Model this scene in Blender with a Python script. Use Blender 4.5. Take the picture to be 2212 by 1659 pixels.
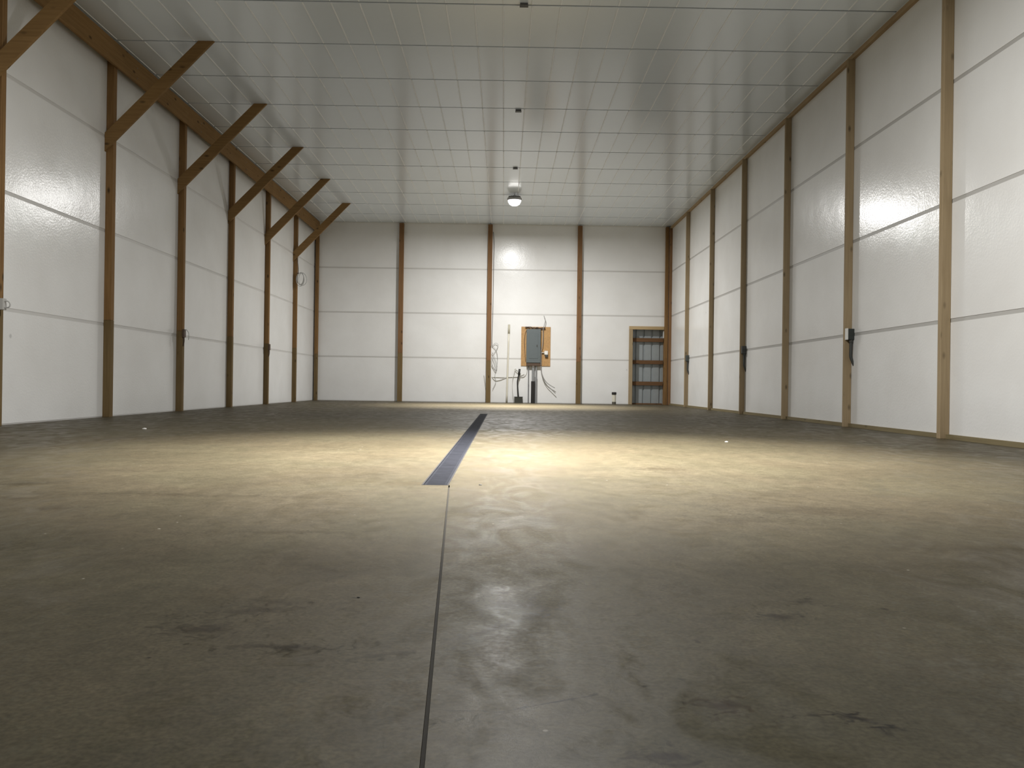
import bpy, bmesh, math, random
from mathutils import Vector, Matrix
random.seed(7)
for o in list(bpy.data.objects): bpy.data.objects.remove(o, do_unlink=True)
S = bpy.context.scene
C = S.collection

# ---------------------------------------------------------------- camera, world, exposure
cam_d = bpy.data.cameras.new('camera'); cam = bpy.data.objects.new('camera', cam_d); C.objects.link(cam)
cam_d.sensor_width = 36; cam_d.sensor_fit = 'HORIZONTAL'; cam_d.lens = 1812.92 / 2212 * 36
cam_d.clip_start = 0.02; cam_d.clip_end = 200
yaw, pitch, roll = 0.009733, 0.001169, 0.01353
fw = Vector((math.sin(yaw) * math.cos(pitch), math.cos(yaw) * math.cos(pitch), math.sin(pitch)))
r0 = Vector((math.cos(yaw), -math.sin(yaw), 0)); u0 = r0.cross(fw)
rt = r0 * math.cos(roll) + u0 * math.sin(roll); up = u0 * math.cos(roll) - r0 * math.sin(roll)
M = Matrix((rt, up, -fw)).transposed().to_4x4(); M.translation = Vector((0, 0, 0.4904))
cam.matrix_world = M
S.camera = cam
W = bpy.data.worlds.new('night'); S.world = W; W.use_nodes = True
W.node_tree.nodes['Background'].inputs[0].default_value = (0.02, 0.022, 0.03, 1)
W.node_tree.nodes['Background'].inputs[1].default_value = 0.3
S.view_settings.view_transform = 'Standard'; S.view_settings.look = 'None'
S.view_settings.exposure = 0.0; S.view_settings.gamma = 1.0; S.view_settings.use_curve_mapping = False

LAMPS = [(0.19, 19.46), (0.19, 5.85)]
LAMP_Z = 4.755
BEAM_W, WIDE_W = 400, 400          # watts of the downward beam
DOME = 3.5             # radiance of the lit diffuser domes
for i, (lx, ly) in enumerate(LAMPS):
    for nm, power, spread, col in (('lamp_beam', BEAM_W, 76, (1.0, 0.975, 0.94)), ('lamp_wide', WIDE_W, 180, (1.0, 0.99, 0.97))):
        ld = bpy.data.lights.new(nm, 'AREA'); ld.shape = 'DISK'; ld.size = 0.20
        ld.energy = power * (0.9, 1.05)[i]; ld.spread = math.radians(spread); ld.color = col
        lo = bpy.data.objects.new(nm, ld); lo.location = (lx, ly, LAMP_Z - 0.122); C.objects.link(lo)

# ---------------------------------------------------------------- room constants (metres)
XL, XR, D, H = -5.235, 4.565, 23.11, 4.918
YB = -4.0
TR = [10.99 + 2.438 * k for k in range(-1, 5)]          # truss / post positions: 8.55 ... 20.74
FARP = [-2.856, -0.425, 2.044]                            # posts on the far wall

# ---------------------------------------------------------------- materials
def newmat(name):
    m = bpy.data.materials.new(name); m.use_nodes = True
    nt = m.node_tree; return m, nt, nt.nodes['Principled BSDF']
def N(nt, t, **kw):
    n = nt.nodes.new(t)
    for k, v in kw.items(): setattr(n, k, v)
    return n
def plain(name, col, rough=0.6, metal=0.0, var=0.06, scale=12, bump=0.0, spec=0.5):
    m, nt, b = newmat(name); L = nt.links
    tc = N(nt, 'ShaderNodeTexCoord'); no = N(nt, 'ShaderNodeTexNoise'); no.inputs['Scale'].default_value = scale
    no.inputs['Detail'].default_value = 6
    L.new(tc.outputs['Object'], no.inputs['Vector'])
    r = N(nt, 'ShaderNodeMapRange'); r.inputs['To Min'].default_value = 1 - var; r.inputs['To Max'].default_value = 1 + var
    L.new(no.outputs['Fac'], r.inputs['Value'])
    mx = N(nt, 'ShaderNodeMix', data_type='RGBA', blend_type='MULTIPLY'); mx.inputs['Factor'].default_value = 1
    mx.inputs['A'].default_value = (*col, 1); L.new(r.outputs['Result'], mx.inputs['B'])
    L.new(mx.outputs['Result'], b.inputs['Base Color'])
    b.inputs['Roughness'].default_value = rough; b.inputs['Metallic'].default_value = metal
    b.inputs['Specular IOR Level'].default_value = spec
    if bump:
        bp = N(nt, 'ShaderNodeBump'); bp.inputs['Strength'].default_value = bump; bp.inputs['Distance'].default_value = 0.01
        L.new(no.outputs['Fac'], bp.inputs['Height']); L.new(bp.outputs['Normal'], b.inputs['Normal'])
    return m
def wood(name, c1, c2, knots=0.7, along='Z'):
    m, nt, b = newmat(name); L = nt.links
    tc = N(nt, 'ShaderNodeTexCoord'); oi = N(nt, 'ShaderNodeObjectInfo')
    sc = N(nt, 'ShaderNodeVectorMath', operation='SCALE'); sc.inputs['Scale'].default_value = 7.3
    cmb = N(nt, 'ShaderNodeCombineXYZ')
    for k in 'XYZ': L.new(oi.outputs['Random'], cmb.inputs[k])
    L.new(cmb.outputs[0], sc.inputs[0])
    ad = N(nt, 'ShaderNodeVectorMath', operation='ADD'); L.new(tc.outputs['Object'], ad.inputs[0]); L.new(sc.outputs[0], ad.inputs[1])
    mp = N(nt, 'ShaderNodeMapping'); s = {'Z': (24, 24, 1.1), 'Y': (24, 1.1, 24), 'X': (1.1, 24, 24)}[along]
    mp.inputs['Scale'].default_value = s; L.new(ad.outputs[0], mp.inputs['Vector'])
    no = N(nt, 'ShaderNodeTexNoise'); no.inputs['Scale'].default_value = 1.6; no.inputs['Detail'].default_value = 8
    no.inputs['Distortion'].default_value = 0.6
    L.new(mp.outputs[0], no.inputs['Vector'])
    n2 = N(nt, 'ShaderNodeTexNoise'); n2.inputs['Scale'].default_value = 1.1; n2.inputs['Detail'].default_value = 3
    L.new(ad.outputs[0], n2.inputs['Vector'])
    cr = N(nt, 'ShaderNodeValToRGB'); cr.color_ramp.elements[0].position = 0.3; cr.color_ramp.elements[1].position = 0.72
    cr.color_ramp.elements[0].color = (*c1, 1); cr.color_ramp.elements[1].color = (*c2, 1)
    mixv = N(nt, 'ShaderNodeMix', data_type='FLOAT'); mixv.inputs['Factor'].default_value = 0.45
    L.new(no.outputs['Fac'], mixv.inputs['A']); L.new(n2.outputs['Fac'], mixv.inputs['B'])
    L.new(mixv.outputs['Result'], cr.inputs['Fac'])
    mp2 = N(nt, 'ShaderNodeMapping'); s2 = {'Z': (9, 9, 4.2), 'Y': (9, 4.2, 9), 'X': (4.2, 9, 9)}[along]
    mp2.inputs['Scale'].default_value = s2; L.new(ad.outputs[0], mp2.inputs['Vector'])
    vo = N(nt, 'ShaderNodeTexVoronoi'); vo.inputs['Scale'].default_value = 0.75; L.new(mp2.outputs[0], vo.inputs['Vector'])
    kr = N(nt, 'ShaderNodeMapRange'); kr.inputs['From Min'].default_value = 0.05; kr.inputs['From Max'].default_value = 0.17
    kr.inputs['To Min'].default_value = 1 - knots; kr.inputs['To Max'].default_value = 1
    L.new(vo.outputs['Distance'], kr.inputs['Value'])
    mx = N(nt, 'ShaderNodeMix', data_type='RGBA', blend_type='MULTIPLY'); mx.inputs['Factor'].default_value = 1
    L.new(cr.outputs['Color'], mx.inputs['A']); L.new(kr.outputs['Result'], mx.inputs['B'])
    L.new(mx.outputs['Result'], b.inputs['Base Color']); b.inputs['Roughness'].default_value = 0.75
    b.inputs['Specular IOR Level'].default_value = 0.25
    bp = N(nt, 'ShaderNodeBump'); bp.inputs['Strength'].default_value = 0.25; bp.inputs['Distance'].default_value = 0.004
    L.new(no.outputs['Fac'], bp.inputs['Height']); L.new(bp.outputs['Normal'], b.inputs['Normal'])
    return m
def board_mat():
    m, nt, b = newmat('white_faced_foam'); L = nt.links
    tc = N(nt, 'ShaderNodeTexCoord')
    n1 = N(nt, 'ShaderNodeTexNoise'); n1.inputs['Scale'].default_value = 42; n1.inputs['Detail'].default_value = 4
    n2 = N(nt, 'ShaderNodeTexNoise'); n2.inputs['Scale'].default_value = 1.3; n2.inputs['Detail'].default_value = 3
    geo = N(nt, 'ShaderNodeNewGeometry')
    L.new(geo.outputs['Position'], n1.inputs['Vector']); L.new(geo.outputs['Position'], n2.inputs['Vector'])
    cr = N(nt, 'ShaderNodeValToRGB'); cr.color_ramp.elements[0].position = 0.35; cr.color_ramp.elements[1].position = 0.7
    cr.color_ramp.elements[0].color = (0.78, 0.775, 0.76, 1); cr.color_ramp.elements[1].color = (0.83, 0.83, 0.82, 1)
    L.new(n2.outputs['Fac'], cr.inputs['Fac'])
    # a few small dents / scuffs
    vo = N(nt, 'ShaderNodeTexVoronoi'); vo.inputs['Scale'].default_value = 1.15; L.new(geo.outputs['Position'], vo.inputs['Vector'])
    kr = N(nt, 'ShaderNodeMapRange'); kr.inputs['From Min'].default_value = 0.015; kr.inputs['From Max'].default_value = 0.035
    kr.inputs['To Min'].default_value = 0.72; kr.inputs['To Max'].default_value = 1; L.new(vo.outputs['Distance'], kr.inputs['Value'])
    mx = N(nt, 'ShaderNodeMix', data_type='RGBA', blend_type='MULTIPLY'); mx.inputs['Factor'].default_value = 1
    L.new(cr.outputs['Color'], mx.inputs['A']); L.new(kr.outputs['Result'], mx.inputs['B'])
    L.new(mx.outputs['Result'], b.inputs['Base Color'])
    b.inputs['Roughness'].default_value = 0.22; b.inputs['Specular IOR Level'].default_value = 0.32
    bp = N(nt, 'ShaderNodeBump'); bp.inputs['Strength'].default_value = 0.3; bp.inputs['Distance'].default_value = 0.004
    L.new(n1.outputs['Fac'], bp.inputs['Height'])
    b2 = N(nt, 'ShaderNodeBump'); b2.inputs['Strength'].default_value = 0.25; b2.inputs['Distance'].default_value = 0.03
    L.new(n2.outputs['Fac'], b2.inputs['Height']); L.new(bp.outputs['Normal'], b2.inputs['Normal'])
    L.new(b2.outputs['Normal'], b.inputs['Normal'])
    return m
# stains, scuffs and painted lamp glare on the slab: x, y, rx, ry, angle, strength (neg = paler), colour multiplier
STAINS_AND_GLARE = [(-0.594, 1.661, .075, .04, .2, .85, (.42, .37, .30)), (-0.53, 1.80, .10, .03, .25, .7, (.5, .45, .38)), (-0.49, 1.87, .04, .02, 0, .7, (.5, .45, .4)),
          (0.602, 1.796, .035, .03, 0, .95, (.36, .30, .22)), (0.70, 1.93, .03, .02, 0, .8, (.4, .34, .27)), (0.86, 1.87, .012, .012, 0, .8, (.4, .34, .28)),
          (0.53, 1.25, .035, .012, -.5, 1.0, (.13, .10, .08)), (0.57, 1.215, .013, .012, 0, 1.0, (.1, .07, .05)), (0.49, 1.26, .03, .004, .1, .8, (.25, .2, .15)),
          (0.223, 1.111, .035, .02, 0, .95, (.28, .21, .17)), (0.343, 1.291, .04, .025, -.4, .85, (.42, .28, .2)),
          (0.035, 1.87, .07, .05, -.3, .95, (.48, .40, .26)), (0.075, 1.79, .05, .04, 0, .8, (.55, .47, .33)),
          (-0.02, 1.68, .15, .014, .82, .9, (.52, .46, .36)), (-0.19, 1.53, .12, .010, .45, .6, (.55, .5, .42)),
          (-2.22, 3.93, .10, .09, 0, .8, (.5, .46, .38)), (-2.0, 3.45, .10, .05, 0, .6, (.55, .5, .42)), (-1.7, 3.2, .09, .05, 0, .6, (.55, .5, .44)),
          (0.939, 5.013, .13, .13, 0, .85, (.5, .46, .4)), (-0.096, 5.591, .08, .12, 0, .75, (.55, .52, .48)),
          (-0.42, 1.56, .09, .018, .05, .9, (.42, .37, .26)), (-0.36, 1.55, .04, .02, 0, .8, (.42, .37, .26)),
          (0.085, 1.30, .11, .003, .45, .95, (.22, .19, .16)), (-0.05, 1.262, .035, .0028, .0, .9, (.28, .24, .2)),
          (0.38, 1.62, .006, .02, .2, .8, (.4, .35, .3)), (-0.33, 1.92, .008, .006, 0, .9, (.3, .26, .2)), (-0.62, 1.49, .006, .006, 0, .9, (.2, .17, .13)),
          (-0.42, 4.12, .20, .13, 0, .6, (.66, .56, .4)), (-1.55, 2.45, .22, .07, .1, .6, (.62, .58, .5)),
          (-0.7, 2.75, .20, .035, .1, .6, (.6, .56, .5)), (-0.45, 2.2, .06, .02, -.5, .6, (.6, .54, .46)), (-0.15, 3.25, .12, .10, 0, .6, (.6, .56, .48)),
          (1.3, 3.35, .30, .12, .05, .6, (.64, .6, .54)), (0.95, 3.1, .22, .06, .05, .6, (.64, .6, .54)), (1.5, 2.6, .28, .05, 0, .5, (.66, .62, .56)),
          (-1.2, 3.6, .55, .05, -.08, .5, (.64, .62, .58)), (-1.9, 3.6, .5, .06, .05, .45, (.66, .64, .6)), (0.1, 6.6, .5, .12, 0, .4, (.7, .68, .62)), (-0.6, 5.2, .5, .5, 0, .35, (1.12, 1.12, 1.22))]  # last entry: overexposed glare of the near lamp pool painted into the concrete
def floor_mat():
    m, nt, b = newmat('trowelled_concrete'); L = nt.links
    geo = N(nt, 'ShaderNodeNewGeometry'); P = geo.outputs['Position']
    def noise(scale, det, dist=0, vec=None, sc=None):
        n = N(nt, 'ShaderNodeTexNoise'); n.inputs['Scale'].default_value = scale; n.inputs['Detail'].default_value = det
        n.inputs['Distortion'].default_value = dist
        if sc:
            mp = N(nt, 'ShaderNodeMapping'); mp.inputs['Scale'].default_value = sc; L.new(P, mp.inputs['Vector']); L.new(mp.outputs[0], n.inputs['Vector'])
        else: L.new(P, n.inputs['Vector'])
        return n.outputs['Fac']
    def ramp(fac, p0, c0, p1, c1):
        cr = N(nt, 'ShaderNodeValToRGB'); cr.color_ramp.elements[0].position = p0; cr.color_ramp.elements[1].position = p1
        cr.color_ramp.elements[0].color = (*c0, 1); cr.color_ramp.elements[1].color = (*c1, 1); L.new(fac, cr.inputs['Fac']); return cr.outputs['Color']
    def mix(a, bb, fac, mode='MIX'):
        mx = N(nt, 'ShaderNodeMix', data_type='RGBA', blend_type=mode)
        for s, v in (('Factor', fac), ('A', a), ('B', bb)):
            if isinstance(v, (int, float)): mx.inputs[s].default_value = v
            elif isinstance(v, tuple): mx.inputs[s].default_value = (*v, 1)
            else: L.new(v, mx.inputs[s])
        return mx.outputs['Result']
    def rng(v, a, bb, c, d):
        r = N(nt, 'ShaderNodeMapRange'); 
        for k, x in (('From Min', a), ('From Max', bb), ('To Min', c), ('To Max', d)): r.inputs[k].default_value = x
        L.new(v, r.inputs['Value']); return r.outputs['Result']
    col = ramp(noise(0.55, 5, 0.8), 0.35, FC1, 0.68, FC2)
    col = mix(col, ramp(noise(3.0, 7, 1.2), 0.32, (.88, .875, .87), 0.62, (1.04, 1.035, 1.03)), 1.0, 'MULTIPLY')
    col = mix(col, ramp(noise(7.0, 8, 1.6, sc=(1.0, .45, 1)), 0.38, (.92, .92, .915), 0.6, (1.02, 1.02, 1.02)), 0.9, 'MULTIPLY')
    col = mix(col, ramp(noise(110, 5), 0.35, (.72, .72, .71), 0.65, (1.22, 1.22, 1.21)), 0.8, 'MULTIPLY')
    col = mix(col, ramp(noise(22, 8, .8), 0.36, (.86, .86, .85), 0.62, (1.1, 1.1, 1.1)), 0.8, 'MULTIPLY')
    # greenish grey against brownish grey drifts of the cement
    col = mix(col, ramp(noise(0.9, 4, 1.0, sc=(1, 1, 1)), 0.4, (.98, 1.0, .98), 0.6, (1.02, .995, .99)), 0.8, 'MULTIPLY')
    warp = noise(34, 8, 1.2)
    sep = N(nt, 'ShaderNodeSeparateXYZ'); L.new(P, sep.inputs[0])
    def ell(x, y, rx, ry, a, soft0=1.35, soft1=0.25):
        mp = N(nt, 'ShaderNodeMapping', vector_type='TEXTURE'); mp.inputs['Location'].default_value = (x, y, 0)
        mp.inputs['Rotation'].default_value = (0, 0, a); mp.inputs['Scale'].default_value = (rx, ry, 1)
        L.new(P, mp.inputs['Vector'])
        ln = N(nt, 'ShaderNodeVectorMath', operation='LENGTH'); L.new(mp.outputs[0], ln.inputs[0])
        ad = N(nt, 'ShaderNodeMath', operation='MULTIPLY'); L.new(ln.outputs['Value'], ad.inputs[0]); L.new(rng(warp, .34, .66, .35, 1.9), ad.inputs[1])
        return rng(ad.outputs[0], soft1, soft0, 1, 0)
    for (x, y, rx, ry, a, s, c) in STAINS_AND_GLARE:
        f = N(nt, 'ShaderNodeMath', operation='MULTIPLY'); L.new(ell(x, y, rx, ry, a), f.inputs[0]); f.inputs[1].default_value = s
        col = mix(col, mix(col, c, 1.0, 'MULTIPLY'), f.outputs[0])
    # burnished greyer patch in the slab right of the saw cut
    patch = ell(0.30, 1.05, .60, .50, .2, 1.9, .1)
    col = mix(col, mix(col, (.93, .98, .99), 1.0, 'MULTIPLY'), patch)
    # pale specks of chalk and dust
    vo = N(nt, 'ShaderNodeTexVoronoi'); vo.inputs['Scale'].default_value = 13; L.new(P, vo.inputs['Vector'])
    spk = rng(vo.outputs['Distance'], .035, .06, 1, 0)
    col = mix(col, (.6, .57, .5), mulv(nt, spk, rng(noise(1.3, 3), .56, .66, 0, .8)))
    L.new(col, b.inputs['Base Color'])
    rough = rng(noise(6, 8, 1.5, sc=(1, .5, 1)), .35, .65, .42, .66)
    rp = N(nt, 'ShaderNodeMath', operation='SUBTRACT'); L.new(rough, rp.inputs[0])
    L.new(mulv(nt, patch, None, 0.14), rp.inputs[1])
    L.new(rp.outputs[0], b.inputs['Roughness'])
    b.inputs['Specular IOR Level'].default_value = 0.12
    bp = N(nt, 'ShaderNodeBump'); bp.inputs['Strength'].default_value = 0.25; bp.inputs['Distance'].default_value = 0.004
    L.new(noise(14, 8, 1.0), bp.inputs['Height']); L.new(bp.outputs['Normal'], b.inputs['Normal'])
    return m
def mulv(nt, a, bsock, const=None):
    n = N(nt, 'ShaderNodeMath', operation='MULTIPLY'); nt.links.new(a, n.inputs[0])
    if bsock is not None: nt.links.new(bsock, n.inputs[1])
    else: n.inputs[1].default_value = const
    return n.outputs[0]
FC1, FC2 = (.073, .0605, .0365), (.092, .077, .048)
FLOOR = floor_mat()
BOARD = board_mat()
TAPEL = plain('pale_seam_tape', (.62, .61, .59), .5, var=.05, scale=3)
TAPER = plain('dull_seam_tape', (.46, .45, .43), .5, var=.05, scale=3)
TAPE = plain('grey_seam_tape', (.58, .57, .55), .5, var=.05, scale=3)
LINER = plain('white_ceiling_liner', (.79, .86, .93), .17, var=.03, scale=2.5, bump=.12)
RIBW = plain('ceiling_backing', (.2, .2, .2), .7)
TRIMW = plain('white_trim', (.72, .72, .69), .4)
WL = wood('brown_treated_lumber', (.17, .090, .032), (.30, .175, .070))
WLb = wood('brown_treated_beam', (.22, .125, .045), (.36, .215, .085), along='Y')
WLx = wood('brown_treated_brace', (.20, .115, .042), (.33, .20, .080), along='X')
WLOW = wood('green_treated_lumber', (.13, .085, .035), (.21, .145, .065))
WF = wood('amber_lumber', (.17, .088, .038), (.27, .150, .070))
WFx = wood('amber_girt', (.11, .055, .024), (.18, .098, .046), along='X')
WR = wood('pale_spruce', (.29, .215, .125), (.42, .325, .20), knots=.6)
WRy = wood('pale_spruce_lengthwise', (.33, .23, .125), (.46, .34, .20), along='Y', knots=.5)
WRx = wood('pale_spruce_cross', (.38, .27, .14), (.52, .39, .22), along='X', knots=.5)
WSILL = wood('weathered_sill', (.17, .135, .07), (.25, .205, .115), along='Y', knots=.4)
OSB = plain('strand_board', (.46, .27, .11), .7, var=.35, scale=22)
PANELG = plain('grey_enamel', (.115, .135, .14), .45, var=.04)
DKGREY = plain('dark_plastic', (.05, .052, .048), .5)
BLACK = plain('black_plastic', (.018, .017, .016), .5)
GALV = plain('galvanised_steel', (.36, .37, .38), .4, metal=.5, var=.15, scale=20)
SIDING = plain('grey_siding_back', (.33, .36, .37), .5, metal=.2, var=.1, scale=9)
GRATE = plain('drain_grate_steel', (.019, .020, .025), .85, var=.55, scale=7, spec=.06, bump=.5)
DRAINK = plain('drain_channel_dark', (.03, .03, .028), .8)
WIRE = plain('grey_wire', (.45, .45, .44), .5)
WIREW = plain('white_wire', (.62, .61, .57), .5)
WIREB = plain('brown_wire', (.09, .055, .035), .6)
PVC = plain('off_white_pvc', (.68, .65, .55), .4)
WHITEP = plain('white_plastic', (.78, .78, .75), .4)
BIN = plain('olive_black_plastic', (.03, .03, .022), .6)
FIN = plain('lamp_housing_metal', (.12, .12, .125), .4, metal=.4)
HOUS = plain('lamp_housing_paint', (.42, .42, .42), .5)
STEEL = plain('steel_bolt', (.3, .28, .25), .4, metal=.8)
PAPER = plain('paper_white', (.75, .74, .7), .8)
def emis(name, col, st):
    m, nt, b = newmat(name); b.inputs['Base Color'].default_value = (.9, .9, .9, 1)
    b.inputs['Emission Color'].default_value = (*col, 1); b.inputs['Emission Strength'].default_value = st; return m
LENS = emis('lit_lens', (1, .985, .95), DOME)

# ---------------------------------------------------------------- mesh helpers
def bx(bm, x0, x1, y0, y1, z0, z1, bev=0.0):
    r = bmesh.ops.create_cube(bm, size=1.0); vs = r['verts']
    for v in vs:
        v.co = Vector((x0 + (v.co.x + .5) * (x1 - x0), y0 + (v.co.y + .5) * (y1 - y0), z0 + (v.co.z + .5) * (z1 - z0)))
    if bev:
        es = list({e for v in vs for e in v.link_edges})
        bmesh.ops.bevel(bm, geom=es, offset=bev, segments=1, affect='EDGES')
def prism(bm, poly, axis, a, b_):
    """extrude a 2-D polygon along an axis"""
    def P(p, t):
        return Vector((t, p[0], p[1])) if axis == 0 else Vector((p[0], t, p[1])) if axis == 1 else Vector((p[0], p[1], t))
    v0 = [bm.verts.new(P(p, a)) for p in poly]; v1 = [bm.verts.new(P(p, b_)) for p in poly]; n = len(poly)
    bm.faces.new(v0); bm.faces.new(list(reversed(v1)))
    for i in range(n): bm.faces.new((v0[i], v1[i], v1[(i + 1) % n], v0[(i + 1) % n]))
def lathe(bm, prof, c=(0, 0, 0), n=24, cap=True):
    rings = []
    for (r, z) in prof:
        rings.append([bm.verts.new((c[0] + r * math.cos(2 * math.pi * k / n), c[1] + r * math.sin(2 * math.pi * k / n), c[2] + z)) for k in range(n)])
    for a, b_ in zip(rings, rings[1:]):
        for k in range(n): bm.faces.new((a[k], a[(k + 1) % n], b_[(k + 1) % n], b_[k]))
    if cap: bm.faces.new(list(reversed(rings[0]))); bm.faces.new(rings[-1])
def smooth_pts(pts, sub=6):
    P = [Vector(p) for p in pts]
    if len(P) < 3: return P
    out = []
    for i in range(len(P) - 1):
        p0 = P[i - 1] if i else P[0]; p1, p2 = P[i], P[i + 1]; p3 = P[i + 2] if i + 2 < len(P) else P[-1]
        for s in range(sub):
            t = s / sub
            out.append(.5 * ((2 * p1) + (p2 - p0) * t + (2 * p0 - 5 * p1 + 4 * p2 - p3) * t * t + (3 * p1 - p0 - 3 * p2 + p3) * t ** 3))
    out.append(P[-1]); return out
def tube(bm, pts, r, n=8, sub=6, flat=1.0, taper=1.0):
    P = smooth_pts(pts, sub); rings = []; ref = None
    for i, p in enumerate(P):
        t = (P[min(i + 1, len(P) - 1)] - P[max(i - 1, 0)]).normalized()
        if ref is None: ref = Vector((0, 1, 0)) if abs(t.y) < .9 else Vector((1, 0, 0))
        a = (ref - t * ref.dot(t)).normalized(); b_ = t.cross(a); ref = a
        rr = r * (1 + (taper - 1) * i / (len(P) - 1))
        rings.append([bm.verts.new(p + (a * math.cos(2 * math.pi * k / n) * flat + b_ * math.sin(2 * math.pi * k / n)) * rr) for k in range(n)])
    for a, b_ in zip(rings, rings[1:]):
        for k in range(n): bm.faces.new((a[k], a[(k + 1) % n], b_[(k + 1) % n], b_[k]))
    bm.faces.new(list(reversed(rings[0]))); bm.faces.new(rings[-1])
def mesh(name, bm, mat, smooth=False):
    bmesh.ops.recalc_face_normals(bm, faces=bm.faces)
    me = bpy.data.meshes.new(name); bm.to_mesh(me); bm.free(); me.materials.append(mat)
    if smooth:
        for p in me.polygons: p.use_smooth = True
    return me
def obj(name, bm, mat, parent=None, loc=(0, 0, 0), smooth=False):
    me = bm if isinstance(bm, bpy.types.Mesh) else mesh(name, bm, mat, smooth)
    o = bpy.data.objects.new(name, me); C.objects.link(o); o.location = loc
    if parent: o.parent = parent
    return o
def tag(o, label, cat=None, group=None, kind=None):
    if label: o['label'] = label
    if cat: o['category'] = cat
    if group: o['group'] = group
    if kind: o['kind'] = kind
    return o
def thing(name, label, cat, loc=(0, 0, 0), group=None, kind=None):
    o = bpy.data.objects.new(name, None); C.objects.link(o); o.location = loc; o.empty_display_size = .1
    return tag(o, label, cat, group, kind)
def B(): return bmesh.new()
def box(name, dims, mat, parent=None, bev=0.0):
    """box object; dims in the space of the parent thing"""
    x0, x1, y0, y1, z0, z1 = dims; bm = B(); c = ((x0 + x1) / 2, (y0 + y1) / 2, z0)
    bx(bm, x0 - c[0], x1 - c[0], y0 - c[1], y1 - c[1], 0, z1 - z0, bev)
    return obj(name, bm, mat, parent, c)

# ---------------------------------------------------------------- floor with saw cut and drain slot
DX0, DX1, DY0, DY1 = -0.392, -0.262, 4.07, 14.08
def gx(y): return -0.098 - 0.0535 * (y - 1.073)
bm = B(); g = 0.0034
def slab(poly):
    prism(bm, poly, 2, -0.12, 0.0)
slab([(XL - .2, YB), (gx(YB) - g, YB), (gx(DY0) - g, DY0), (DX0, DY0), (XL - .2, DY0)])
slab([(gx(YB) + g, YB), (XR + .2, YB), (XR + .2, DY0), (gx(DY0) + g, DY0)])
slab([(XL - .2, DY0), (DX0, DY0), (DX0, DY1), (XL - .2, DY1)])
slab([(DX1, DY0), (XR + .2, DY0), (XR + .2, DY1), (DX1, DY1)])
slab([(XL - .2, DY1), (XR + .2, DY1), (XR + .2, D + .6), (XL - .2, D + .6)])
floor = tag(obj('floor', bm, FLOOR), 'grey brown trowelled concrete slab floor', kind='structure')
bm = B(); prism(bm, [(gx(YB) - g, YB), (gx(YB) + g, YB), (gx(DY0) + g, DY0), (gx(DY0) - g, DY0)], 2, -.10, -.010)
obj('joint_filler', bm, plain('joint_dirt', (.022, .018, .011), .9, var=.5, scale=40), floor)

drain = thing('trench_drain', 'long narrow grey metal trench drain set in the floor', 'drain', ((DX0 + DX1) / 2, DY0, 0))
w = (DX1 - DX0) / 2; Ld = DY1 - DY0
bm = B(); bx(bm, -w, w, 0, Ld, -.09, -.06); obj('channel', bm, DRAINK, drain)
bm = B(); bx(bm, -w, -w + .008, 0, Ld, -.06, .001); bx(bm, w - .008, w, 0, Ld, -.06, .001)
bx(bm, -w + .008, w - .008, 0, .008, -.06, .001); bx(bm, -w + .008, w - .008, Ld - .008, Ld, -.06, .001)
obj('frame', bm, plain('drain_frame_steel', (.03, .03, .034), .7, spec=.1), drain)
ng = 10; gl = (Ld - .016) / ng
bm = B(); ww = w - .010
bx(bm, -ww, -ww + .012, .002, gl - .002, -.012, -.001); bx(bm, ww - .012, ww, .002, gl - .002, -.012, -.001)
nb = 34
for k in range(nb):
    y = .002 + (gl - .004) * (k + .5) / nb
    bx(bm, -ww + .012, ww - .012, y - .0118, y + .0118, -.012, -.0015)
gm = mesh('grate', bm, GRATE)
for k in range(ng): obj('grate', gm, None, drain, (0, .008 + gl * k, 0))

# ---------------------------------------------------------------- walls: backing plus foam boards
ROWS = [(0.012, 1.190), (1.230, 2.413), (2.453, 3.638), (3.678, H - .004)]
def cover(mat_name='x'): pass
wl = box('wall_left', (XL - .16, XL - .003, YB, D + .3, 0, H + .1), TAPEL); tag(wl, 'long left wall of white foam boards between brown posts', kind='structure')
wr = box('wall_right', (XR + .003, XR + .16, YB, D + .3, 0, H + .1), TAPER); tag(wr, 'long right wall of white foam boards between pale studs', kind='structure')
wb = box('wall_near', (XL - .16, XR + .16, YB - .15, YB, 0, H + .1), BOARD); tag(wb, 'plain wall behind the camera', kind='structure')
edges = [YB] + [-1.201 + 2.438 * k for k in range(0, 10)] + [D - .01]
edges = [YB + .01, -1.15, 1.285, 3.72, 6.16] + [t + .05 for t in TR] + [D - .012]
def child_box(name, dims, mat, parent, bev=.003):
    o = box(name, dims, mat, None, bev); o.location = Vector(o.location) - Vector(parent.location); o.parent = parent; return o
for side, wall in ((0, wl), (1, wr)):
    for a, b_ in zip(edges, edges[1:]):
        for (z0, z1) in ROWS:
            j = random.uniform(-.002, .002)
            zz1 = z1
            if side == 0: child_box('foam_board', (XL - .0029, XL + .001 + j * .3, a + .002, b_ - .002, z0, zz1), BOARD, wall, .001)
            else: child_box('foam_board', (XR - .001 + j * .3, XR + .0029, a + .002, b_ - .002, z0, zz1), BOARD, wall, .001)
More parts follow.
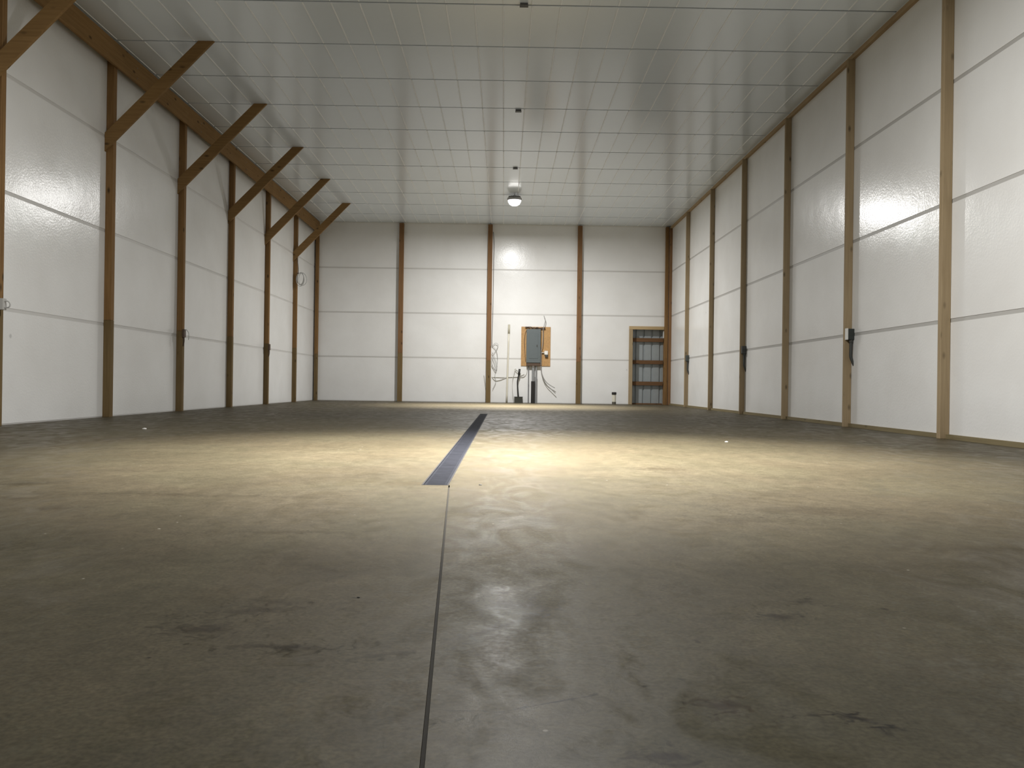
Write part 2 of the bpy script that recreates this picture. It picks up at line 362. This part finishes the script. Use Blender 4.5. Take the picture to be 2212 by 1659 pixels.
# far wall with the rough door opening (x 3.45..4.47, z 0..2.15)
OX0, OX1, OZ = 3.45, 4.50, 2.15
bm = B()
bx(bm, XL - .16, OX0, D + .003, D + .14, 0, H + .1); bx(bm, OX0, XR + .16, D + .003, D + .14, OZ, H + .1); bx(bm, OX1, XR + .16, D + .003, D + .14, 0, OZ)
wf = obj('wall_far', bm, TAPE); tag(wf, 'far end wall of white foam boards with three brown posts', kind='structure')
xe = [XL + .004] + FARP + [XR - .004]
for i, (a, b_) in enumerate(zip(xe, xe[1:])):
    for k, (z0, z1) in enumerate(ROWS):
        z0 += .0; x1 = b_ - .002
        if i == 3 and k == 0: x1 = OX0
        if i == 3 and k == 1:
            # notched board above the opening
            bm = B(); prism(bm, [(a + .002, z0), (OX0, z0), (OX0, OZ), (x1, OZ), (x1, z1), (a + .002, z1)], 1, D, D + .0029)
            obj('foam_board', bm, BOARD, wf); continue
        child_box('foam_board', (a + .002, x1, D, D + .0029, z0, z1), BOARD, wf, .001)

# ---------------------------------------------------------------- ceiling of ribbed liner panels
ce = box('ceiling', (XL - .16, XR + .16, YB, D + .14, H + .022, H + .12), RIBW); tag(ce, 'white ribbed metal liner ceiling crossed by dark seams', kind='structure')
PW = 0.3355; RX0 = -0.064
rows = [9.774 + 1.219 * k for k in range(11)] + [D - .003]
cols = [RX0 + PW * k for k in range(-16, 15)]
cols = [c for c in cols if XL + .02 < c < XR - .02]
xs = [XL + .001] + cols + [XR - .001]
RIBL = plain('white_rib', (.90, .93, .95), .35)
def liner(bm, x0, x1, y0, y1):
    """flat pan with a small inverted-V rib along its left edge"""
    yb = y1
    bx(bm, x0, x1, y0, yb, H, H + .010)
    nf = len(bm.faces)
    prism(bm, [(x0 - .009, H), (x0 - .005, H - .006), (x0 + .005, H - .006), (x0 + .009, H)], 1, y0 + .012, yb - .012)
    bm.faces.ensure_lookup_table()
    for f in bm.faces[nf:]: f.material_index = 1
GAP = .030
cache = {}
stuff = B()
for r in range(len(rows) - 1):
    y0, y1 = rows[r] + GAP / 2, rows[r + 1] - GAP / 2
    for c in range(len(xs) - 1):
        x0, x1 = xs[c], xs[c + 1]
        if r < 10:
            key = (round(x1 - x0, 3), round(y1 - y0, 3))
            if key not in cache:
                bm = B(); liner(bm, 0, x1 - x0, 0, y1 - y0)
                for v in bm.verts: v.co.z -= H
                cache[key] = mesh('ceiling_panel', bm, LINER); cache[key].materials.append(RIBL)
            o = obj('ceiling_panel', cache[key], None, ce); o.location = Vector((x0, y0, H)) - Vector(ce.location)
        else: liner(stuff, x0, x1, y0, y1)
yy = rows[0]
while yy > YB:
    y1 = yy - GAP / 2; yy -= 1.219; y0 = max(yy + GAP / 2, YB)
    for c in range(len(xs) - 1): liner(stuff, xs[c], xs[c + 1], y0, y1)
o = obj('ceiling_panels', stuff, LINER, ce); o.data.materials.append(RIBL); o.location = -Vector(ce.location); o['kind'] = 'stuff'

# trims
tag(box('trim_1', (XL, XL + .035, YB, D, H - .034, H - .001), TRIMW), 'white angle trim above the left header boards', kind='structure')
tag(box('trim_2', (XR - .030, XR, YB, D, H - .022, H - .001), TRIMW), 'white angle trim along the right edge of the ceiling', kind='structure')
tag(box('trim_3', (XR - .045, XR, YB, D, H - .085, H - .023), WRy), 'pale wooden top plate along the right wall', kind='structure')
tag(box('trim_4', (XL + .036, XR - .031, D - .02, D, H - .03, H - .001), TRIMW), 'white trim where far wall meets ceiling', kind='structure')
tag(box('baseboard_right', (XR - .038, XR, YB, D - .1, 0.0, .046), WSILL), 'weathered wooden sill plate along the right wall', kind='structure')

# ---------------------------------------------------------------- posts
ordn = ['nearest', 'second nearest', 'third nearest', 'fourth nearest', 'fifth nearest', 'sixth nearest']
def laminated(bm, x0, x1, y0, y1, z0, z1, axis='y', n=3, groove=.003):
    """three plies nailed face to face"""
    for k in range(n):
        if axis == 'y':
            a = y0 + (y1 - y0) * k / n; b_ = y0 + (y1 - y0) * (k + 1) / n
            bx(bm, x0 + (0 if k % 2 else .0015), x1 - (0 if k % 2 else .0015), a + .0008, b_ - .0008, z0, z1, .002)
        else:
            a = x0 + (x1 - x0) * k / n; b_ = x0 + (x1 - x0) * (k + 1) / n
            bx(bm, a + .0008, b_ - .0008, y0 + (0 if k % 2 else .0015), y1 - (0 if k % 2 else .0015), z0, z1, .002)
def two_part_post(loc, wx, wy, top, label, mup, mlow, axis, group, zs=1.27):
    t = thing('post', label, 'post', loc, group)
    bm = B(); laminated(bm, -wx / 2, wx / 2, -wy / 2, wy / 2, zs, top, axis); obj('upper_section', bm, mup, t)
    bm = B(); laminated(bm, -wx / 2 - .001, wx / 2 + .001, -wy / 2 - .001, wy / 2 + .001, 0, zs - .002, axis)
    tag(obj('lower_section', bm, mlow, t), 'darker treated lower part')
    return t
BEAMZ = 4.575
xroom = XL + .098
for i, y in enumerate(TR):
    lab = ['brown post at the left edge of the photo beside the white cable box',
           'tall dark brown left wall post, the nearest seen down to the floor',
           'dark brown left wall post with small dark box and thin wire loop',
           'plain dark brown left wall post, fourth from the near end',
           'dark brown left wall post with a slim dark box and no wire loop',
           'dark brown left wall post with coiled cable hanging on it'][i]
    two_part_post(((XL + xroom) / 2 + .0005, y + .055, 0), .098, .085, BEAMZ if False else H - .036, lab, WL, WLOW, 'y', 'brown posts along the left wall', random.uniform(1.2, 1.35))
two_part_post((-5.155, D - .055, 0), .085, .10, H - .036, 'brown post standing in the far left corner', WL, WLOW, 'x', 'brown posts along the left wall')
for i, x in enumerate(FARP):
    lab = ['brown post on the far wall between the left corner and middle post',
           'brown far wall post with a thin cable and wire coils beside it',
           'brown far wall post between the electrical panel and white capped pipe'][i]
    two_part_post((x, D - .052, 0), .125, .10, H - .031, lab, WF, WLOW, 'x', 'brown posts on the far wall', [1.33, 1.15, 1.15][i])
# right corner: a dark post and a paler one against the side wall
two_part_post((4.445, D - .056, 0), .085, .11, H - .031, 'dark brown corner post beside the boarded door opening', WL, WL, 'x', 'corner posts beside the door opening')
t = tag(box('post', (XR - .068, XR - .001, D - .20, D - .115, 0, H - .086), WF, None, .003), 'lighter reddish brown stud just right of the dark corner post', 'post', 'corner posts beside the door opening')
# right wall studs
for i, y in enumerate(TR):
    lab = ['widest pale spruce post at the right, nearest the camera',
           'pale spruce right wall post with black outlet box, whip and white plate',
           'plain knotty pale spruce right wall post between two outlet posts',
           'pale spruce right wall post with dark outlet box and no white plate',
           'plain pale spruce right wall post before the last outlet post',
           'palest thin spruce right wall post nearest the far corner'][i]
    bm = B(); ww_ = .098
    laminated(bm, -ww_ / 2, ww_ / 2, 0, [.070, .05, .045, .04, .04, .04][i] , 0, H - .086, 'y', 2)
    tag(obj('post', bm, WR, None, (XR - ww_ / 2 - .001, y - .01, 0)), lab, 'post', 'pale posts along the right wall')

# header boards on the left, spliced end to end
spl = [YB + .2, 3.72, 8.60, 13.48, 18.36, D - .112]
for i, (a, b_) in enumerate(zip(spl[1:], spl[2:])):
    lab = ['brown header board in the upper left corner of the photo', 'brown header board over the two nearest fully seen left posts',
           'brown header board over the middle left posts', 'brown header board reaching the far left corner'][i]
    bm = B(); Lh = b_ - a
    bx(bm, -.019, .019, 0.0015, Lh - .0015, 0, H - .036 - BEAMZ, .003)
    hb = obj('header_board', bm, WLb, None, (xroom + .021, a, BEAMZ)); tag(hb, lab, 'beam', 'header boards on the left posts')
    for q in range(int(Lh / 2.4)):
        for dz in (.06, .2):
            bm = B(); bmesh.ops.create_uvsphere(bm, u_segments=8, v_segments=4, radius=.009)
            obj('bolt', bm, STEEL, hb, (.019, .55 + 2.438 * q, dz))
# knee braces
HB = H - .001
pol = [(XL + .002, 3.46), (XL + .002, 3.70), (-4.04, HB), (-3.835, HB)]
bm = B(); prism(bm, [(p[0] - XL, p[1] - 3.46) for p in pol], 1, -.019, .019)
for yv in (): pass
brm = mesh('knee_brace', bm, WLx)
for i, y in enumerate(TR):
    lab = ['diagonal brown knee brace in the upper left corner of the photo', 'longest diagonal brace seen whole, on the nearest full left post',
           'diagonal brown brace on the post with the small wire loop', 'diagonal brown brace midway down the left wall',
           'diagonal brown brace second from the far wall', 'smallest diagonal brown brace, next to the far wall'][i]
    o = obj('knee_brace', brm, None, None, (XL, y - .010, 3.46)); tag(o, lab, 'brace', 'diagonal knee braces along the left wall')

# ---------------------------------------------------------------- rough door opening with siding and girts
dr = thing('door_1', 'rough door opening with pale frame, girts and grey siding', None, (OX0, D, 0), kind='structure')
def dp(name, x0, x1, y0, y1, z0, z1, mat, bev=.002):
    o = box(name, (x0 - OX0, x1 - OX0, y0, y1, z0, z1), mat, dr, bev); return o
dp('jamb', 3.435, 3.535, -.038, .0, 0, 2.065, WR)
dp('head', 3.435, 4.398, -.040, .0, 2.066, 2.155, WRx)
dp('jamb', 3.452, 3.49, .012, .14, 0, 2.145, WL)
dp('sill', 3.491, 4.39, .10, .19, 0, .035, WFx)
for z in (.53, 1.12, 1.735): dp('girt', 3.491, 4.40, .10, .14, z, z + .105, WFx)
# corrugated siding sheet, trapezoid ribs every 0.23 m
bm = B(); ybk = .20; prof = []; x = 3.38
ribs = [3.645, 3.875, 4.105, 4.335]
prof = [(3.30, ybk)]
for rx in ribs: prof += [(rx - .026, ybk), (rx - .010, ybk + .028), (rx + .010, ybk + .028), (rx + .026, ybk)]
prof += [(4.62, ybk)]
back = [(a, b_ + .003) for a, b_ in reversed(prof)]
prism(bm, [(a - OX0, b_) for a, b_ in prof + back], 2, -.05, 2.2)
obj('siding_sheet', bm, SIDING, dr)
dp('foam_edge', 4.385, 4.405, .02, .10, 1.84, 2.06, WHITEP)
dp('reveal', 4.42, 4.50, .012, .20, 0, 2.145, WL)
dp('reveal', 3.50, 4.42, .145, .20, 2.10, 2.20, WL)

# ---------------------------------------------------------------- electrical panel on its backboard
FY = D                                                       # face of the far wall boards
bb = box('backboard', (.462, 1.268, FY - .020, FY - .001, 1.018, 2.10), OSB, None, .002)
tag(bb, 'orange brown strand board panel fixed to the far wall', 'board')
pn = thing('electrical_panel', 'tall grey electrical panel mounted on the brown board', 'electrical panel', (.80, FY - .021, 1.10))
box('enclosure', (-.195, .195, -.105, -.001, 0, .93), PANELG, pn, .006)
box('cover', (-.190, .190, -.118, -.106, .010, .92), PANELG, pn, .003)
box('door', (-.125, .125, -.124, -.1185, .12, .80), PANELG, pn, .003)
box('latch', (.085, .108, -.132, -.125, .44, .50), DKGREY, pn, .002)
for sx in (-1, 1):
    for z in (.05, .87):
        bm = B(); lathe(bm, [(.008, 0), (.008, .004)], n=8)
        o = obj('screw', bm, STEEL, pn, (sx * .16, -.118, z)); o.rotation_euler = (math.radians(90), 0, 0)
box('dark_gap_block', (-.19, .19, -.10, -.002, -.075, -.001), WIREB, pn, .002)  # dark block put in for the shadowed opening below the enclosure
# conduits under the panel
def cyl_thing(name, label, cat, x, y, z0, z1, r, mat, group=None, parts=()):
    t = thing(name, label, cat, (x, y, z0), group)
    bm = B(); lathe(bm, [(r, 0), (r, z1 - z0)], n=16); obj('tube', bm, mat, t, smooth=False)
    for nm, za, zb, rr, mm in parts:
        bm = B(); lathe(bm, [(rr, za - z0), (rr, zb - z0)], n=16); obj(nm, bm, mm, t)
    return t
cyl_thing('conduit', 'thick grey conduit from the panel into a black sleeve', 'conduit', .80, FY - .075, 0, 1.024, .036, GALV,
          'conduits under the electrical panel', [('sleeve', .0, .60, .052, BLACK), ('locknut', .985, 1.023, .046, STEEL)])
cyl_thing('conduit', 'grey conduit right of the black sleeve under the panel', 'conduit', .885, FY - .055, 0, 1.024, .022, GALV,
          'conduits under the electrical panel', [('coupling', .0, .72, .031, GALV)])
cyl_thing('conduit', 'thin dark grey conduit at the left under the panel', 'conduit', .675, FY - .05, 0, 1.024, .013, plain('thin_conduit', (.22, .22, .23), .45, metal=.3),
          'conduits under the electrical panel', [('strap', .52, .55, .017, GALV)])
ob = thing('outlet_box', 'small white outlet box on the board right of the grey panel', 'outlet', (1.15, FY - .021, 1.30))
box('box', (-.045, .045, -.05, -.001, .03, .14), WHITEP, ob, .004)
box('receptacle', (-.03, .05, -.05, -.001, -.035, .029), DKGREY, ob, .004)
box('face_plate', (-.048, .048, -.056, -.0505, .04, .138), WHITEP, ob, .002)
bm = B(); tube(bm, [(-.154, -.03, .085), (-.10, -.03, .085), (-.046, -.03, .085)], .013, sub=2); obj('nipple', bm, STEEL, ob)

# ---------------------------------------------------------------- cables on the far wall
def cable(name, label, cat, paths, mat, r, group=None, parts='strand'):
    p0 = Vector(paths[0][0])
    if len(paths) == 1:
        bm = B(); tube(bm, [Vector(p) - p0 for p in paths[0]], r); o = obj(name, bm, mat, None, p0, True); return tag(o, label, cat, group)
    t = thing(name, label, cat, p0, group)
    for p in paths:
        bm = B(); tube(bm, [Vector(q) - p0 for q in p], r); obj(parts, bm, mat, t, (0, 0, 0), True)
    return t
def wy(pts, y): return [(a, y - (i % 3) * .006, z) for i, (a, z) in enumerate(pts)]
cable('cable', 'thin grey cable running down beside the middle far wall post', 'cable',
      [wy([(-.345, 4.69), (-.318, 4.374), (-.322, 3.93), (-.325, 3.17), (-.328, 2.41), (-.342, 1.77), (-.338, 1.55)], FY - .03)], plain('dark_wire', (.16, .15, .14), .5), .007)
cable('wire_coil', 'tangle of grey wire loops hanging beside the middle far wall post', 'wire', [
    wy([(-.336, 1.55), (-.22, 1.431), (-.179, 1.203), (-.201, .949), (-.225, .847), (-.30, .98), (-.335, 1.10), (-.33, 1.3)], FY - .035),
    wy([(-.336, 1.544), (-.248, 1.634), (-.171, 1.584), (-.22, 1.444), (-.307, 1.341), (-.336, 1.366)], FY - .05),
    wy([(-.336, 1.391), (-.242, 1.202), (-.189, 1.013), (-.225, .885), (-.316, 1.011), (-.340, 1.074)], FY - .06),
    wy([(-.33, 1.25), (-.27, 1.10), (-.225, .98), (-.20, .92)], FY - .045),
    wy([(-.225, .885), (-.248, .733), (-.221, .568), (-.307, .364)], FY - .04)], WIRE, .006)
cable('cable', 'short loose grey wire left of the middle far wall post', 'cable', [wy([(-.555, .75), (-.54, .704), (-.512, .501), (-.498, .36)], FY - .02)], WIREW, .006)
cable('cable', 'pale cable pair sagging from the wire coil to the panel', 'cable', [
    wy([(-.332, .706), (-.234, .606), (-.082, .634), (.082, .687), (.335, .715), (.526, .718), (.612, .796), (.642, .936), (.628, 1.01)], FY - .010),
    wy([(-.332, .70), (-.172, .70), (.044, .703), (.297, .715), (.44, .74), (.56, .80)], FY - .012)], WIREW, .008)
cable('cable', 'thin white cable looping down left of the black bin', 'cable', [
    wy([(.30, .918), (.285, .829), (.25, .702), (.23, .511), (.245, .283), (.27, .107), (.275, .012)], FY - .045)], WIREW, .006)
cable('cable', 'small white wire knot above the black bin', 'cable', [
    wy([(.29, .931), (.371, .906), (.384, .843), (.308, .893), (.33, .95), (.29, .931)], FY - .03)], WHITEP, .008)
cable('cable', 'grey cable entering above the panel and running down its right side', 'cable', [
    wy([(1.074, 2.401), (1.114, 2.275), (1.09, 2.148), (1.06, 2.02), (1.06, 1.817), (1.05, 1.601), (1.018, 1.46), (1.012, 1.22), (1.010, 1.03)], FY - .088),
    wy([(1.010, 1.03), (1.032, .852), (1.098, .675), (1.214, .537), (1.40, .425)], FY - .088),
    wy([(1.008, 1.03), (1.015, .90), (1.069, .705), (1.163, .524), (1.292, .398), (1.42, .276)], FY - .080)], plain('mid_grey_wire', (.30, .29, .28), .5), .009)
tang = []
random.seed(3)
for k in range(5):
    pts = []
    for q in range(8):
        tt = q / 7; pts.append((.57 + .55 * tt, FY - .045 - random.uniform(0, .03), 2.074 - .02 * tt + random.uniform(-.018, .022)))
    tang.append(pts)
cable('wire_bundle', 'tangle of dark brown wires across the top of the panel', 'wire', tang, WIREB, .007)
cable('cable', 'thin brown wire arching along the left side of the panel', 'cable', [
    wy([(.60, 2.0), (.562, 1.86), (.555, 1.632), (.57, 1.341), (.588, 1.151)], FY - .032)], WIREB, .006)

# ---------------------------------------------------------------- things leaning or standing at the far wall
po = thing('pole', 'thin off white pole leaning upright against the far wall', 'pole', (.083, FY - .135, 0))
bm = B(); tube(bm, [(0, 0, 0), (.018, .045, .9), (.036, .09, 1.9)], .026, sub=3); obj('tube', bm, PVC, po, smooth=True)
bm = B(); tube(bm, [(.0362, .09, 1.9), (.041, .10, 2.15)], .030, sub=2); obj('socket', bm, plain('pole_tip', (.5, .47, .36), .5), po, smooth=True)
bn = thing('bin', 'small square black bin on the floor below the panel', 'bin', (.405, FY - .14, 0))
bm = B()
prism(bm, [(-.10, 0), (.10, 0), (.112, .168), (-.112, .168)], 1, -.10, -.088)
prism(bm, [(-.10, 0), (.10, 0), (.112, .168), (-.112, .168)], 1, .088, .10)
prism(bm, [(-.10, 0), (-.088, 0), (-.100, .168), (-.112, .168)], 1, -.088, .088)
prism(bm, [(.088, 0), (.10, 0), (.112, .168), (.100, .168)], 1, -.088, .088)
bx(bm, -.088, .088, -.088, .088, 0, .010); obj('body', bm, BIN, bn)
bm = B(); bx(bm, -.118, .118, -.106, -.0885, .158, .172, .002); bx(bm, -.118, .118, .0885, .106, .158, .172, .002)
bx(bm, -.118, -.1005, -.088, .088, .158, .172, .002); bx(bm, .1005, .118, -.088, .088, .158, .172, .002); obj('rim', bm, BIN, bn)
cb = thing('cable', 'thick black cable curving up out of the black bin', 'cable', (.405, FY - .14, .012))
bm = B(); tube(bm, [(.02, 0, 0), (.0, 0, .14), (-.022, 0, .374), (-.032, .01, .564), (-.012, .02, .70), (.006, .02, .75)], .020, taper=.9); obj('cord', bm, BLACK, cb, smooth=True)
bm = B(); tube(bm, [(.004, .02, .745), (.022, .02, .92)], .028, sub=2); obj('plug', bm, BLACK, cb, smooth=True)
pp = thing('vent_pipe', 'short white pipe with black cap standing near the door opening', 'pipe', (3.00, FY - .32, 0))
bm = B(); lathe(bm, [(.052, .07), (.052, .275)], n=24); obj('tube', bm, PVC, pp, smooth=False)
bm = B(); lathe(bm, [(.060, .265), (.064, .27), (.064, .325), (.056, .332)], n=24); obj('cap', bm, BLACK, pp)
bm = B(); lathe(bm, [(.055, .0), (.055, .069)], n=24); obj('collar', bm, plain('dirty_collar', (.10, .09, .07), .7), pp)

# ---------------------------------------------------------------- outlet boxes on the right posts
def right_box(y, label, plate, loose, bodymat, sc=1.0):
    xr0 = XR - .099
    t = thing('outlet_box', label, 'outlet', (xr0, y - .011, 1.14), 'outlet boxes on the right wall posts')
    box('box', (.018, .112, -.075, -.001, .0, .145 * sc), bodymat, t, .006)
    if plate: box('face_plate', (.004, .0165, -.080, -.001, .0, .15), WHITEP, t, .002)
    bm = B(); lathe(bm, [(.026, -.035), (.030, 0)], c=(.07, -.04, -.001), n=12); obj('connector', bm, DKGREY, t)
    bm = B(); tube(bm, [(.070, -.040, -.036), (.068, -.042, -.12), (.066, -.042, -.21), (.082, -.046, -.27), (.108, -.05, -.335)], .021, n=10, taper=.75)
    obj('whip', bm, DKGREY, t, smooth=True)
    if loose:
        bm = B(); tube(bm, [(.108, -.05, -.33), (.111, -.045, -.57), (.114, -.04, -.80), (.112, -.04, -1.02)], .004, n=6); obj('loose_wire', bm, WIRE, t, smooth=True)
    return t
right_box(TR[1], 'black outlet box with white plate and drooping whip, nearest on right wall', True, True, plain('blackish_green', (.03, .036, .033), .45))
right_box(TR[3], 'middle of the three dark outlet boxes on the right wall posts', False, False, DKGREY)
right_box(TR[5], 'farthest and smallest dark outlet box on the right wall posts', False, True, plain('greenish_grey', (.07, .08, .075), .5))
# ---------------------------------------------------------------- boxes on the left posts
t = thing('outlet_box', 'pale box with small cable loop at the left edge of the photo', 'outlet', (-5.10, TR[0] - .001, 1.18), 'outlet boxes on the left wall posts')
box('box', (-.06, .008, -.05, .012, -.0, .115), BIN, t, .004)
box('face_plate', (.0085, .046, -.05, .012, .0, .115), plain('pale_plate', (.45, .44, .42), .5), t, .003)
bm = B(); tube(bm, [(.044, -.02, .085), (.075, -.02, .088), (.098, -.02, .062), (.09, -.02, .03), (.044, -.02, .02)], .006); obj('cable_loop', bm, WIRE, t, smooth=True)
bm = B(); tube(bm, [(-.02, -.02, .0), (-.03, -.02, -.06), (-.05, -.02, -.12)], .014); obj('whip', bm, BIN, t, smooth=True)
for i, lab in ((2, 'slim dark box with thin wire loop on third nearest left post'), (4, 'slim dark box low on the second last left post')):
    t = thing('outlet_box', lab, 'outlet', (xroom, TR[i] - .0, 1.18), 'outlet boxes on the left wall posts')
    box('box', (.002, .034, -.01, .07, .0, .13), WIREB, t, .004)
    bm = B(); tube(bm, [(.016, .03, .0), (.018, .03, -.07), (.008, .03, -.14)], .013, taper=.6); obj('whip', bm, WIREB, t, smooth=True)
    if i == 2:
        bm = B(); tube(bm, [(.03, .01, .11), (.065, .0, .12), (.10, .0, .07), (.105, .0, .0), (.098, .0, -.04)], .0055); obj('wire_loop', bm, WIRE, t, smooth=True)
# coil of cable
cx, cy, cz = -5.03, TR[5] - .02, 3.03
co = thing('cable_coil', 'grey coil of cable hanging from the farthest left wall post', 'cable', (cx, cy, cz))
for k, (rx, rz, dx, dz, tl) in enumerate([(.125, .155, .02, .0, .25), (.085, .15, -.005, .005, .35), (.06, .14, .01, .01, .45), (.10, .16, -.01, -.02, .3)]):
    pts = []
    for q in range(17):
        a = 2 * math.pi * q / 16 + 1.9
        X = rx * math.cos(a); Z = rz * math.sin(a)
        pts.append((dx + X * math.cos(tl) - Z * -math.sin(tl) * .3, -.01 * k - .006, dz + Z - X * math.sin(tl)))
    bm = B(); tube(bm, pts, .0065, n=6, sub=2); obj('loop', bm, WIRE, co, smooth=True)
bm = B(); tube(bm, [(-.065, -.01, .14), (-.072, -.008, .28), (-.092, 0, .44), (-.10, 0, .52)], .008); obj('lead', bm, WIREB, co, smooth=True)
box('cable_hook', (-.102, -.05, -.02, .005, .125, .15), WIREB, co, .003)

# ---------------------------------------------------------------- ceiling boxes and high bay lamps
for y, lab in ((9.74, 'dark junction box on the ceiling at the top edge of the photo'), (13.51, 'small dark junction box on the ceiling in the middle'),
               (17.10, 'small dark junction box on the ceiling, nearest to the lit lamp')):
    t = thing('junction_box', lab, 'junction box', (.175, y, H - .026), 'junction boxes on the ceiling')
    box('box', (-.045, .045, -.035, .035, .003, .0255), FIN, t, .003)
    box('cover_plate', (-.05, .05, -.04, .04, .0, .0028), DKGREY, t, .001)
for i, (lx, ly) in enumerate(LAMPS):
    t = thing('high_bay_lamp', ['round lit ceiling lamp near the far wall', 'round ceiling lamp above the near bright floor patch'][i], 'lamp', (lx, ly, LAMP_Z), 'round high bay lamps under the ceiling')
    bm = B(); lathe(bm, [(.160, .012), (.172, .012), (.168, .066), (.12, .074), (.065, .08), (.065, .115), (.05, .122)], n=32); obj('housing', bm, HOUS, t)
    for k in range(20):
        a = 2 * math.pi * k / 20; bm = B(); bx(bm, .068, .142, -.002, .002, .070, .108)
        o = obj('fin', bm, HOUS, t); o.rotation_euler = (0, 0, a)
    bm = B(); lathe(bm, [(.03, -.112), (.075, -.102), (.115, -.076), (.142, -.035), (.154, .010), (.154, .044)], n=24); obj('lens', bm, LENS, t, smooth=True)
    bm = B(); tube(bm, [(0, 0, .12), (0, 0, .14), (0, 0, .163)], .008, sub=2); obj('hanger', bm, STEEL, t)

# ---------------------------------------------------------------- litter on the slab
def scrap(name, label, cat, x, y, s, mat):
    bm = B(); n = 7; top = []; bot = []
    random.seed(int(abs(x * 1000)))
    for k in range(n):
        a = 2 * math.pi * k / n; r = s * random.uniform(.6, 1.1); h = random.uniform(.25, .9) * s * .5
        top.append(bm.verts.new((r * math.cos(a), r * .6 * math.sin(a), h))); bot.append(bm.verts.new((r * math.cos(a), r * .6 * math.sin(a), 0)))
    c = bm.verts.new((0, 0, s * .55)); bm.faces.new(list(reversed(bot)))
    for k in range(n):
        bm.faces.new((bot[k], bot[(k + 1) % n], top[(k + 1) % n], top[k])); bm.faces.new((top[k], top[(k + 1) % n], c))
    tag(obj(name, bm, mat, None, (x, y, 0.0)), label, cat, 'scraps lying on the concrete')
scrap('paper_scrap', 'white paper scrap on the floor near the left wall posts', 'scrap', -3.58, 8.41, .026, PAPER)
scrap('paper_scrap', 'tiny white scrap on the floor towards the right wall', 'scrap', 2.02, 7.57, .018, PAPER)
scrap('debris', 'tiny dark crumb on the floor right of the drain end', 'scrap', -.107, 4.09, .010, BIN)
scrap('debris', 'tiny dark crumb on the floor left of the saw cut', 'scrap', -.325, 1.92, .004, BIN)
